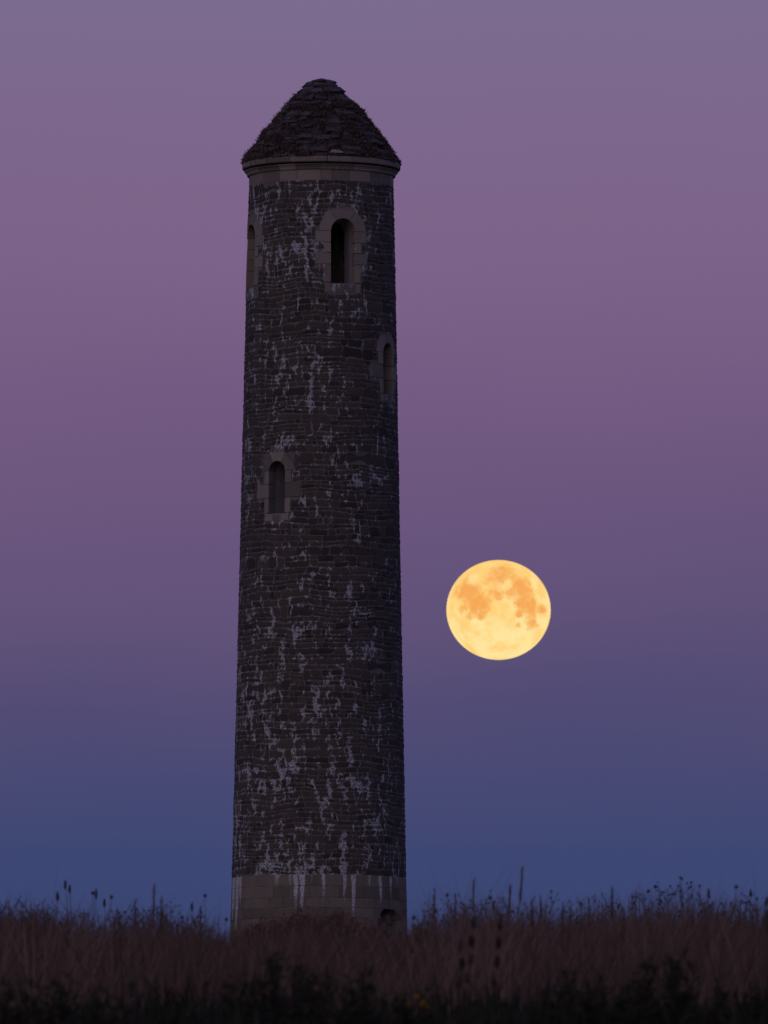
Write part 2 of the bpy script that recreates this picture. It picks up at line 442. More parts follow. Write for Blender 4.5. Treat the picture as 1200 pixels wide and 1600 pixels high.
for (u0, u1, v0, v1) in cells:
    R = RZ((v0 + v1) / 2)
    segs = [(u0, u1)]
    for w in WINS:
        if v1 + .1 < w.z0 - .5 or v0 - .1 > w.z1 + .5: continue
        dz = wob((u0 + u1) / 2, (v0 + v1) / 2)
        lo, hi = frame_half(w, v0 + dz, v1 + dz)
        if lo is None: continue
        # arc offset along the wall from the straight offset along the window plane
        ulo = w.th * R + R * math.asin(max(-.9, lo / R)) - .012; uhi = w.th * R + R * math.asin(min(.9, hi / R)) + .012
        ns = []
        for a, b_ in segs:
            if b_ <= ulo or a >= uhi: ns.append((a, b_)); continue
            if a < ulo - .1: ns.append((a, ulo))
            if b_ > uhi + .1: ns.append((uhi, b_))
        segs = ns
    for a, b_ in segs:
        if b_ - a < .09: continue
        poly = stone_poly(a, b_, v0, v1, R)
        poly = [(q, min(max(zq, ZL), ZH)) for q, zq in poly]
        if max(p[1] for p in poly) - min(p[1] for p in poly) < .05: continue
        pr = random.uniform(.012, .026)
        th = (a + b_) / 2 / R
        area = (b_ - a) * (v1 - v0) * max(0.0, math.cos(th))
        stones.append((area, poly, pr))
stones.sort(key=lambda q: -q[0])
def tone(): return min(1, max(0, random.gauss(.45, .26)))
avs, afs, ats, aes = [], [], [], []
def edges_of(n): return [1.0] * (2 * n) + [.45] * n + [0.0]
for i, (ar, poly, pr) in enumerate(stones):
    vs, fs = stone_geo(poly, RZ, pr); tn = tone()
    if i < 300: link('stone', pymesh('stone', vs, fs, tn, edges_of(len(poly))), M_RUB, core)
    else:
        o = len(avs); avs += vs; afs += [tuple(q + o for q in f) for f in fs]; ats += [tn] * len(fs); aes += edges_of(len(poly))
rub = link('rubble_stones', pymesh('rubble_stones', avs, afs, ats, aes), M_RUB, core); tag(rub, kind='stuff')

# ------------------------------------------------------------------ dressed stone: sectors of revolution
def sector(prof, t0, t1, step=R_(4)):
    n = max(1, int(math.ceil((t1 - t0) / step))); k = len(prof); vs, fs = [], []
    for i in range(n + 1):
        th = t0 + (t1 - t0) * i / n
        for r, z in prof: vs.append(P3(th, z, r))
    for i in range(n):
        for a in range(k):
            b_ = (a + 1) % k; fs.append((i * k + a, (i + 1) * k + a, (i + 1) * k + b_, i * k + b_))
    fs.append(tuple(range(k - 1, -1, -1))); fs.append(tuple(n * k + q for q in range(k)))
    return vs, fs
def ring_blocks(name, prof_fn, mean, R, parent, mat, gap=.008, start=0.0, skip=None):
    C_ = 2 * math.pi * R; n = int(C_ / mean); ws = [random.uniform(.6, 1.4) for _ in range(n)]; sm = sum(ws); u = start
    for q in ws:
        t0 = u; t1 = u + 2 * math.pi * q / sm; u = t1
        rr = random.uniform(-.006, .006)
        if skip:
            for a, b_ in skip(t0, t1):
                if (b_ - a) * R > .08: link(name, pymesh(name, *sector(prof_fn(rr), a + gap / R / 2, b_ - gap / R / 2), tone()), mat, parent)
        else: link(name, pymesh(name, *sector(prof_fn(rr), t0 + gap / R / 2, t1 - gap / R / 2), tone()), mat, parent)
# plinth
zf = 0.0
foot = [(RZ(0) + .12, -.3), (RZ(0) + .12, .16), (RZ(0) + .05, .22), (RZ(0) - .5, .22), (RZ(0) - .5, -.3)]
plinth = link('plinth', pymesh('plinth', *lathe_solid(foot[:3], foot[3:][::-1])), M_PLI, tower)
zr = [z_front(y, 3.05) for y in (1366, 1384, 1402, 1418, 1434, 1452, 1470)] + [.22]
for k in range(len(zr) - 1):
    zt, zb = zr[k] - .004, zr[k + 1] + .004
    def skip(t0, t1, zt=zt, zb=zb):
        if zb > DOOR.z1: return [(t0, t1)]
        zc = max(zb, min(zt, (zt + zb) / 2))
        hw = DOOR.hw if zc < DOOR.zs else math.sqrt(max(0, DOOR.hw ** 2 - (zc - DOOR.zs) ** 2))
        a = DOOR.th - math.asin(hw / 3.05); b_ = DOOR.th + math.asin(hw / 3.05)
        if t1 > math.pi: t0 -= 2 * math.pi; t1 -= 2 * math.pi
        if t1 <= a or t0 >= b_: return [(t0, t1)]
        return [(t0, min(t1, a)), (max(t0, b_), t1)]
    def pf(rr, zt=zt, zb=zb):
        c = .012; pr = .018 + rr
        return [(RZ(zb) - .25, zb), (RZ(zb) + pr - c, zb), (RZ(zb) + pr, zb + c), (RZ(zt) + pr, zt - c), (RZ(zt) + pr - c, zt), (RZ(zt) - .25, zt)]
    ring_blocks('block', pf, .85, 3.0, plinth, M_PLI, start=-math.pi + random.uniform(0, .3), skip=skip)
# doorway: a recess closed by a slab
dw = link('doorway', pymesh('doorway', *prism(DOOR, arch_outline(DOOR.hw + .02, DOOR.z0, DOOR.zs), .50, .75)), M_ASH, tower)
tag(dw, 'dark round-headed doorway recess low on the right, half hidden by scrub')
# band below the cornice, cornice mouldings
zb0, zb1 = z_front(281, 2.53), z_front(264, 2.53)
zm0, zm1 = zb1 + .004, z_front(255, 2.7)
zc0, zc1 = zm1 + .06, z_front(243, 2.76)
Rb = 113.6 / PXM
cor = link('cornice', pymesh('cornice', *lathe_solid([(Rb - .03, zb0 - .05), (Rb - .03, zm0), (2.50, zm1), (2.50, zc1 - .01)], [(Rb - .6, zb0 - .05), (Rb - .6, zm0), (2.0, zm1), (2.0, zc1 - .01)])), M_ROOF, tower)
ring_blocks('block', lambda rr: [(Rb - .2, zb0), (Rb + rr, zb0), (Rb + rr, zb1), (Rb - .2, zb1)], .62, Rb, cor, M_ASH, gap=.02)
mould = [(2.42, zm0), (2.59, zm0), (2.60, zm0 + .05), (2.635, zm0 + .11), (2.68, zm0 + .15), (2.695, zm0 + .18), (2.69, zm1), (2.42, zm1)]
ring_blocks('moulding_block', lambda rr: [(r + rr, z) for r, z in mould], .95, 2.6, cor, M_ASH)
crn = [(2.45, zc0), (2.745, zc0), (2.77, zc0 + .03), (2.775, zc1 - .04), (2.75, zc1), (2.45, zc1)]
ring_blocks('cornice_block', lambda rr: [(r + rr, z + (rr if i in (3, 4) else 0)) for i, (r, z) in enumerate(crn)], 1.05, 2.7, cor, M_ASH, start=.4, gap=.02)
# window surrounds
for w in WINS:
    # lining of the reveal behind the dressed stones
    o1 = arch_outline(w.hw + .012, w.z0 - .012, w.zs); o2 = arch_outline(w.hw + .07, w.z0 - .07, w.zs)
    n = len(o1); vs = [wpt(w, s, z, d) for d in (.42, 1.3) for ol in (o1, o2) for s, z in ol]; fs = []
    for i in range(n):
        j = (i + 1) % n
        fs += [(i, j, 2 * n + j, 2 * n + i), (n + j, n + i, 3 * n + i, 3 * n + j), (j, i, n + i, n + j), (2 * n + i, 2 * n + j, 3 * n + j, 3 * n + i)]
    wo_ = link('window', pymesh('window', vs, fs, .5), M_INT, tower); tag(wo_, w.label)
    for nm_, q in w.P:
        pr_ = random.uniform(.028, .042); n = len(q)
        cs_ = sum(p[0] for p in q) / n; cz_ = sum(p[1] for p in q) / n
        hs_ = max(abs(p[0] - cs_) for p in q); hz_ = max(abs(p[1] - cz_) for p in q)
        if nm_ == 'voussoir':
            vs, fs = prism(w, q, -pr_, .40)
        else:
            inn = [(cs_ + (a - cs_) * (1 - .014 / hs_), cz_ + (b_ - cz_) * (1 - .014 / hz_)) for a, b_ in q]
            vs = [wpt(w, a, b_, -pr_) for a, b_ in inn] + [wpt(w, a, b_, -pr_ + .016) for a, b_ in q] + [wpt(w, a, b_, .4) for a, b_ in q]
            fs = [tuple(range(n)), tuple(range(3 * n - 1, 2 * n - 1, -1))]
            for lv in (0, n):
                for i in range(n):
                    j = (i + 1) % n; fs.append((lv + j, lv + i, lv + n + i, lv + n + j))
        link(nm_, pymesh(nm_, vs, fs, tone()), M_ASH, wo_)

# ------------------------------------------------------------------ conical cap: dry slabs and weeds
cap_px = [(123, 254), (113, 241), (101, 226), (89.5, 208), (77, 195), (67, 182), (59, 168), (43, 155), (29.5, 137), (21, 127), (10, 123.5), (0, 122.5)]
cap_r = [q[0] / PXM for q in cap_px]; cap_z = [z_edge(q[1] + 1) for q in cap_px]
cap_z[0] = zc1 - .02
def RC(z): return float(np.interp(z, cap_z, cap_r))
cprof = [(max(r - .06, 0.02), z - .02) for r, z in zip(cap_r, cap_z)]
roof = link('roof', pymesh('roof', *lathe_solid(cprof, [(.01, cprof[0][1]), (.01, cprof[-1][1] - .01)], 64)), M_ROOF, tower)
z = cap_z[0] + .0; slab_n = 0
while z < cap_z[-1] - .04:
    h = random.uniform(.11, .24) if z < cap_z[-3] - .1 else random.uniform(.1, .15)
    R = max(RC(z + h / 2), .12); n = max(4, int(2 * math.pi * R / random.uniform(.40, .55)))
    ws = [random.uniform(.5, 1.5) for _ in range(n)]; sm = sum(ws); u = random.uniform(0, 1) - math.pi
    for q in ws:
        t0, t1 = u, u + 2 * math.pi * q / sm; u = t1
        dz = random.uniform(-.09, .09); zt, zb_ = min(z + h + dz + .03, cap_z[-1] - .005), max(z + dz, cap_z[0] + .004)
        Rm = R; c = min(.06 / Rm, (t1 - t0) * .2)
        poly = [(t0 + .01 / Rm, zb_ + h * .3), (t0 + c, zb_), (t1 - c, zb_ + random.uniform(0, .03)), (t1 - .01 / Rm, zb_ + h * .3), (t1 - .01 / Rm, zt - h * .25), (t1 - c, zt), (t0 + c, zt - random.uniform(0, .03)), (t0 + .01 / Rm, zt - h * .25)]
        lump = .10 * max(0, mnoise.noise(Vector((math.sin(u) * R * 1.6, math.cos(u) * R * 1.6, z * 1.6))))
        poly = [(a_ + random.gauss(0, .02) / Rm, b_ + random.gauss(0, .02)) for a_, b_ in poly]
        vs, fs = stone_geo(poly, RC, random.choice((.0, .01, .03, .05)) * random.uniform(.7, 1.3) + .01 + lump, back=.14, bev=.05)
        link('slab', pymesh('slab', vs, fs, tone() * .8), M_ROOF, roof); slab_n += 1
    z += h
# one pale slipped slab above the cornice
thp = math.asin(24 / 120); zp = z_front(236, 2.6)
vs, fs = stone_geo([(thp - .09, zp - .08), (thp - .05, zp - .1), (thp + .07, zp - .1), (thp + .1, zp - .06), (thp + .05, zp + .04), (thp - .02, zp + .07), (thp - .07, zp + .04)], RC, .16, .1, .03)
link('slab', pymesh('slab', vs, fs, 1.0), M_ASH, roof)

def leaf_mat(name, ca, cb, rough=.85, transl=0.0):
    m, t, b = new_mat(name)
    a = N(t, 'ShaderNodeAttribute', attribute_name='tone')
    L(t, mixc(t, a.outputs['Fac'], ca, cb), b.inputs['Base Color']); b.inputs['Roughness'].default_value = rough
    b.inputs['Specular IOR Level'].default_value = 0.1
    return m
def blades(base, top_dir, length, width, bend, tonev, name, mat, parent=None):
    """numpy: tapered three-segment blades. base (n,3), top_dir (n,3) unit, bend (n,3)"""
    n = len(base); up = top_dir
    side = np.cross(up, rng.normal(size=(n, 3))); side /= np.linalg.norm(side, axis=1)[:, None] + 1e-9
    V = np.zeros((n, 7, 3)); ts = (0, .4, .75, 1.0); ws = (.8, 1.0, .6)
    for k, tq in enumerate(ts):
        c = base + up * (length * tq)[:, None] + bend * (tq * tq * length)[:, None]
        if k < 3:
            V[:, 2 * k] = c - side * (width * ws[k] / 2)[:, None]; V[:, 2 * k + 1] = c + side * (width * ws[k] / 2)[:, None]
        else: V[:, 6] = c
    me = bpy.data.meshes.new(name)
    me.vertices.add(7 * n); me.vertices.foreach_set('co', V.ravel())
    o = (np.arange(n) * 7)[:, None]
    loops = np.concatenate([o + np.array([0, 1, 3, 2]), o + np.array([2, 3, 5, 4]), o + np.array([4, 5, 6])], 1)
    me.loops.add(11 * n); me.loops.foreach_set('vertex_index', loops.ravel().astype(np.int32))
    me.polygons.add(3 * n)
    st = (np.arange(n) * 11)[:, None] + np.array([0, 4, 8]); me.polygons.foreach_set('loop_start', st.ravel().astype(np.int32))
    me.update(calc_edges=True)
    a = me.attributes.new('tone', 'FLOAT', 'FACE'); a.data.foreach_set('value', np.repeat(tonev, 3).astype(np.float32))
    return link(name, me, mat, parent)
def unit(v): return v / (np.linalg.norm(v, axis=1)[:, None] + 1e-9)
M_RGR = leaf_mat('roof_weeds', (0.055, 0.036, 0.034, 1), (0.15, 0.10, 0.092, 1))
n = 46000
NC = 620
cl = 1 - np.sqrt(1 - rng.uniform(0, .97, NC)); cth = rng.uniform(-math.pi, math.pi, NC); cs = rng.choice([.5, .7, .9, 1.5], NC)
ci = rng.integers(0, NC, n)
zq = cap_z[0] + .03 + np.clip(cl[ci] + rng.normal(0, .02, n), 0, 1) * (cap_z[-1] - cap_z[0]) * .97
rq = np.interp(zq, cap_z, cap_r) + .01 + np.abs(rng.normal(0, .03, n)); tq = cth[ci] + rng.normal(0, .11, n) / np.maximum(rq, .3)
bs = np.stack([rq * np.sin(tq), -rq * np.cos(tq), zq], 1)
dr = unit(np.stack([np.sin(tq), -np.cos(tq), np.full(n, .5)], 1) * .8 + rng.normal(0, .7, (n, 3)))
rw = blades(bs, dr, rng.uniform(.03, .11, n) * cs[ci], rng.uniform(.016, .045, n), rng.normal(0, .2, (n, 3)), rng.uniform(0, 1, n), 'roof_weeds', M_RGR, tower)
tag(rw, 'dry reddish weeds and moss growing on the cap', kind='stuff')

def tube(vs, fs, pts, rad, n=5):
    o = len(vs); d0 = (pts[-1] - pts[0]).normalized(); a = d0.orthogonal().normalized(); b_ = d0.cross(a)
    for p, r in zip(pts, rad):
        for k in range(n):
            q = 2 * math.pi * k / n; vs.append(tuple(p + a * (r * math.cos(q)) + b_ * (r * math.sin(q))))
    for j in range(len(pts) - 1):
        for k in range(n):
            k2 = (k + 1) % n; fs.append((o + j * n + k, o + j * n + k2, o + (j + 1) * n + k2, o + (j + 1) * n + k))
    fs.append(tuple(o + (len(pts) - 1) * n + k for k in range(n)))
def ball(vs, fs, c, r, h, n=6, rough=.2):
    o = len(vs); rings = (-.8, -.25, .35, .85)
    vs.append(tuple(c + Vector((0, 0, -h))))
    for q in rings:
        for k in range(n):
            a = 2 * math.pi * k / n; s = math.sqrt(1 - q * q) * r * random.uniform(1 - rough, 1 + rough)
            vs.append(tuple(c + Vector((math.cos(a) * s, math.sin(a) * s, q * h))))
    vs.append(tuple(c + Vector((0, 0, h)))); T_ = len(vs) - 1
    for k in range(n):
        k2 = (k + 1) % n; fs.append((o, o + 1 + k2, o + 1 + k)); fs.append((T_, o + 1 + 3 * n + k, o + 1 + 3 * n + k2))
        for j in range(3):
            fs.append((o + 1 + j * n + k, o + 1 + j * n + k2, o + 1 + (j + 1) * n + k2, o + 1 + (j + 1) * n + k))
# ------------------------------------------------------------------ vegetation in front of the tower
M_GRASS = leaf_mat('dry_grass', (0.050, 0.031, 0.024, 1), (0.190, 0.120, 0.090, 1))
M_BRAM = leaf_mat('bramble_leaf', (0.040, 0.024, 0.020, 1), (0.150, 0.080, 0.066, 1))
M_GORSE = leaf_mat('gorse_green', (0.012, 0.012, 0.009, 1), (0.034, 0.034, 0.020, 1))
M_STEM = leaf_mat('dead_stem', (0.045, 0.028, 0.022, 1), (0.11, 0.07, 0.055, 1))
M_HEAD = leaf_mat('seed_head', (0.018, 0.013, 0.013, 1), (0.07, 0.048, 0.042, 1))
M_FLOW = leaf_mat('gorse_flower', (0.20, 0.085, 0.01, 1), (0.28, 0.14, 0.015, 1))
TOPX = np.array([-400, 0, 60, 130, 200, 250, 300, 335, 352, 364, 380, 410, 440, 470, 500, 530, 560, 588, 604, 630, 648, 690, 760, 830, 900, 1000, 1080, 1140, 1200, 1600], float)
TOPY = np.array([1445, 1442, 1440, 1452, 1450, 1444, 1455, 1466, 1478, 1480, 1466, 1456, 1458, 1446, 1450, 1442, 1456, 1470, 1482, 1478, 1460, 1438, 1434, 1440, 1436, 1430, 1424, 1436, 1432, 1436], float)
def px_of(x, y): return 600 + x / y * FPX
def top_z(x, y):
    py = np.interp(px_of(x, y), TOPX, TOPY)
    el = PITCH + np.arctan((800 - py) / FPX)
    return CAMZ + y * np.tan(el)
def scatter(n, y0, y1, x0p, x1p):
    y = rng.uniform(y0, y1, n); xp = rng.uniform(x0p, x1p, n)
    return (xp - 600) / FPX * y, y
# tall dry grass
n = 95000
x, y = scatter(n, 112, 188, -260, 1460)
gz_ = ground_z(x, y); H = np.clip(top_z(x, y) - gz_, .5, 1.8)
cl = np.array([mnoise.noise(Vector((a * .75, b * .22, 0))) + .5 * mnoise.noise(Vector((a * 2.3, b * .5, 3))) for a, b in zip(x, y)])
H = H * (1.0 + .24 * cl) * (.4 + .88 * rng.uniform(0, 1, n) ** 1.6) * np.where(rng.uniform(0, 1, n) < .06, rng.uniform(1.05, 1.25, n), 1)
dr = unit(np.stack([rng.normal(.03, .13, n), rng.normal(0, .13, n), np.ones(n)], 1))
gr = blades(np.stack([x, y, gz_], 1), dr, H, rng.uniform(.007, .018, n), np.stack([rng.normal(.04, .2, n), rng.normal(0, .16, n), np.full(n, -.08)], 1),
            np.clip(.5 + .5 * cl + rng.normal(0, .25, n), 0, 1), 'dry_grass', M_GRASS)
tag(gr, 'tall dry reddish-brown grass across the hill crest', 'grass', kind='stuff')
# brambles and dead leaves in front of the tower foot
n = 52000
x, y = scatter(n, 150, 215, 330, 700)
tz = top_z(x, y); gz_ = ground_z(x, y)
cl = np.array([mnoise.noise(Vector((a * 2.2, b * .5, 4))) for a, b in zip(x, y)])
hh = np.maximum(tz - gz_, .4) * (1 + .34 * cl) * np.interp(px_of(x, y), [330, 400, 600, 650, 700], [.7, .95, .95, .85, .5])
zb_ = gz_ + hh * (rng.uniform(.25, 1.0, n) + np.abs(rng.normal(0, .07, n)))
dr = unit(rng.normal(0, 1, (n, 3)) + np.array([0, 0, .4]))
br = blades(np.stack([x, y, zb_], 1), dr, rng.uniform(.04, .11, n), rng.uniform(.015, .045, n), rng.normal(0, .25, (n, 3)), np.clip(.45 + .4 * cl + rng.normal(0, .25, n), 0, 1), 'brambles', M_BRAM)
tag(br, 'reddish tangle of dead brambles in front of the tower foot', 'brambles', kind='stuff')

# countless thin dead weeds rising out of the grass
n = 950
x, y = scatter(n, 122, 180, -200, 1400); pxx = px_of(x, y)
ex = np.interp(pxx, [-200, 60, 130, 260, 340, 365, 640, 690, 900, 1060, 1110, 1200, 1400], [22, 20, 24, 34, 16, 2, 8, 26, 34, 44, 36, 28, 28]) * rng.uniform(-.2, 1.05, n)
gz_ = ground_z(x, y); tz = top_z(x, y) + ex / FPX * y
lean = rng.normal(.01, .06, n)
vs, fs = [], []; tn = []
for a, b_, g_, t_, l_ in zip(x, y, gz_, tz, lean):
    f0 = len(fs); h_ = t_ - g_; p0 = Vector((a, b_, g_)); p1 = Vector((a + l_ * .4, b_, g_ + h_ * .6)); p2 = Vector((a + l_, b_, t_))
    tube(vs, fs, [p0, p1, p2], [.005, .004, .002], 3)
    r = random.random()
    for k in range(3 if r < .45 else 7):
        s_ = p1.lerp(p2, random.uniform(.25, .98)); q = random.uniform(0, 6.28); w_ = random.uniform(.03, .11)
        e_ = s_ + Vector((math.cos(q) * w_, math.sin(q) * w_, random.uniform(.04, .14)))
        tube(vs, fs, [s_, e_], [.0035, .0015], 3)
        if r > .6: ball(vs, fs, e_, .011, .013, 4, .3)
    tn += [random.random()] * (len(fs) - f0)
wd_ = link('dead_weeds', pymesh('dead_weeds', vs, fs, tn), M_STEM)
tag(wd_, 'thin dead weed stems standing out of the grass along the skyline', 'weeds', kind='stuff')

# gorse bushes, low and dark, nearest the camera
def gorse(px, ytop, Y, rx, label, nb=9000, flowers=None):
    top = at(px, ytop, Y); g0 = float(ground_z(top.x, Y)); h = top.z - g0
    o = empty('gorse_bush', (top.x, Y, g0))
    tag(o, label, 'bush', 'dark gorse bushes in the foreground')
    # stems
    vs, fs = [], []
    for k in range(9):
        a = random.uniform(0, 6.28); tip = Vector((math.cos(a) * rx * .6, math.sin(a) * rx * .5, h * random.uniform(.5, .8)))
        tube(vs, fs, [Vector((0, 0, -.1)), tip * .45 + Vector((0, 0, .08)), tip], [.03, .02, .008])
    link('stem', pymesh('stem', vs, fs, .3), M_STEM, o)
    # spiny shoots gathered on upright sprays
    ns = 130
    a = rng.uniform(0, 6.283, ns); rr = np.sqrt(rng.uniform(0, 1, ns))
    cx, cy = np.cos(a) * rr * rx, np.sin(a) * rr * rx * .8
    ch = h * np.sqrt(np.clip(1 - (rr * .97) ** 2, 0, 1)) ** .8 * rng.uniform(.72, 1.05, ns)
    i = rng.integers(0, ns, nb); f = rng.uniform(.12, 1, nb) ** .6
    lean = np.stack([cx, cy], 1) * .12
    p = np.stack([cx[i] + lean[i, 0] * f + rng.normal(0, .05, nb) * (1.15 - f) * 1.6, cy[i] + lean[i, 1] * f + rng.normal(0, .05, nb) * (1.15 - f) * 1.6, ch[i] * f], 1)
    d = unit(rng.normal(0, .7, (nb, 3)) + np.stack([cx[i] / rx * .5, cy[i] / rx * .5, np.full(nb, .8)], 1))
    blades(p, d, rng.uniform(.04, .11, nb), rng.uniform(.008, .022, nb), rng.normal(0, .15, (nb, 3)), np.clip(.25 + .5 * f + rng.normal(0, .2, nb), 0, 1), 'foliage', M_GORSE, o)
    if flowers:
        q = []
        for k in range(flowers):
            c = Vector((random.gauss(0, .045), -rx * .35 + random.gauss(0, .05), h * random.uniform(.86, .97)))
            q.append(c)
        for c in q:
            vs, fs = [], []; ball(vs, fs, c, .013, .018)
            link('flower', pymesh('flower', vs, fs, random.random()), M_FLOW, o)
    return o
GORSE = [(-120, 1528, 84, .75, 'dark gorse bush in the bottom left corner, cut by the frame', None),
         (70, 1520, 86, .62, 'dark gorse bush at bottom left below the bare twiggy shrub', None),
         (250, 1518, 80, .62, 'dark gorse bush at bottom left, halfway to the tower', None),
         (420, 1484, 90, .55, 'dark gorse bush below the tower foot, reaching highest on the left', None),
         (530, 1506, 82, .60, 'dark gorse bush below the middle of the tower', None),
         (655, 1536, 84, .55, 'dark gorse bush right below the tower with a few orange flowers', 7),
         (800, 1556, 78, .60, 'low dark gorse bush below the moon', None),
         (930, 1512, 86, .60, 'dark gorse bush at bottom right of the moon', None),
         (1060, 1496, 88, .62, 'tall dark gorse bush at bottom right below the branched seed heads', None),
         (1240, 1530, 84, .70, 'dark gorse bush in the bottom right corner, cut by the frame', None)]
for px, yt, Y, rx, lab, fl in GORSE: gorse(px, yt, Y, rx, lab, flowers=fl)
# dense dark undergrowth between the bushes
n = 42000
x, y = scatter(n, 74, 108, -260, 1460)
gz_ = ground_z(x, y)
py = 1546 + 18 * np.sin(px_of(x, y) * .013 + 1) + 10 * np.sin(px_of(x, y) * .041)
el = PITCH + np.arctan((800 - py) / FPX); hh = np.clip(CAMZ + y * np.tan(el) - gz_, .3, 2) * rng.uniform(.45, 1.06, n)
dr = unit(np.stack([rng.normal(0, .25, n), rng.normal(0, .25, n), np.ones(n)], 1))
ug = blades(np.stack([x, y, gz_ + hh * rng.uniform(0, .75, n)], 1), dr, np.minimum(hh * .45, rng.uniform(.12, .4, n)), rng.uniform(.012, .035, n), rng.normal(0, .2, (n, 3)), rng.uniform(0, .8, n), 'undergrowth', M_GORSE)
tag(ug, 'near-black low undergrowth along the bottom of the picture', 'undergrowth', kind='stuff')

# dry stalks that stand out against the sky: tip pixel, kind, lean, label
def stalk(px, py, kind, lean, label, Y=None, size=1.0, name='dry_stalk'):
    Y = Y or random.uniform(128, 158)
    tip = at(px, py, Y); bx = tip.x - lean; g0 = float(ground_z(bx, Y))
    o = empty(name, (bx, Y, g0)); h = tip.z - g0
    tag(o, label, 'stalk', 'dry stalks on the skyline')
    mid = Vector((lean * .35 + random.uniform(-.03, .03), random.uniform(-.03, .03), h * .55)); top = Vector((lean, 0, h))
    vs, fs = [], []
    tube(vs, fs, [Vector((0, 0, -.05)), mid, top], [.007 * size, .005 * size, .003 * size])
    heads = []
    if kind == 'spike':
        q = Vector((lean * .8, 0, h - .42 * size))
        hv, hf = [], []
        tube(hv, hf, [q, q.lerp(top, .35), q.lerp(top, .75), top + Vector((lean * .1, 0, .02))], [.004, .011 * size, .008 * size, .002], 6)
        for k in range(26):
            c = q.lerp(top, random.uniform(.05, .92)); a = random.uniform(0, 6.28); d = Vector((math.cos(a) * .03, math.sin(a) * .03, .07)) * size
            tube(hv, hf, [c, c + d], [.004, .001], 3)
        heads.append((hv, hf, M_STEM))
    elif kind == 'cattail':
        hv, hf = [], []; ball(hv, hf, top - Vector((0, 0, .05 * size)), .018 * size, .06 * size, 7, .25); heads.append((hv, hf, M_HEAD))
    elif kind == 'ball':
        hv, hf = [], []; ball(hv, hf, top - Vector((0, 0, .02)), .021 * size, .024 * size, 7, .3); heads.append((hv, hf, M_HEAD))
    elif kind == 'spray':
        for k in range(random.randint(7, 10)):
            f = random.uniform(.62, .97) if k else 1.0
            st = Vector((0, 0, 0)).lerp(mid, 1) if f < .55 else mid.lerp(top, (f - .55) / .45)
            a = random.uniform(0, 6.28); en = st + Vector((math.cos(a) * .13, math.sin(a) * .13, random.uniform(.05, .16))) * size if k else top
            if k: tube(vs, fs, [st, st.lerp(en, .5) + Vector((0, 0, -.01)), en], [.004, .003, .002], 4)
            hv, hf = [], []; ball(hv, hf, en, .016 * size, .017 * size, 6, .35); heads.append((hv, hf, M_HEAD))
    elif kind == 'dock':
        for k in range(4):
            c = mid.lerp(top, .35 + .65 * k / 3) + Vector((random.uniform(-.03, .03), 0, 0))
            hv, hf = [], []; ball(hv, hf, c, .026 * size, .055 * size, 7, .35); heads.append((hv, hf, M_HEAD))
    link('stem', pymesh('stem', vs, fs, random.random()), M_STEM, o)
    for hv, hf, mt in heads: link('seed_head', pymesh('seed_head', hv, hf, random.random()), mt, o)
    return o
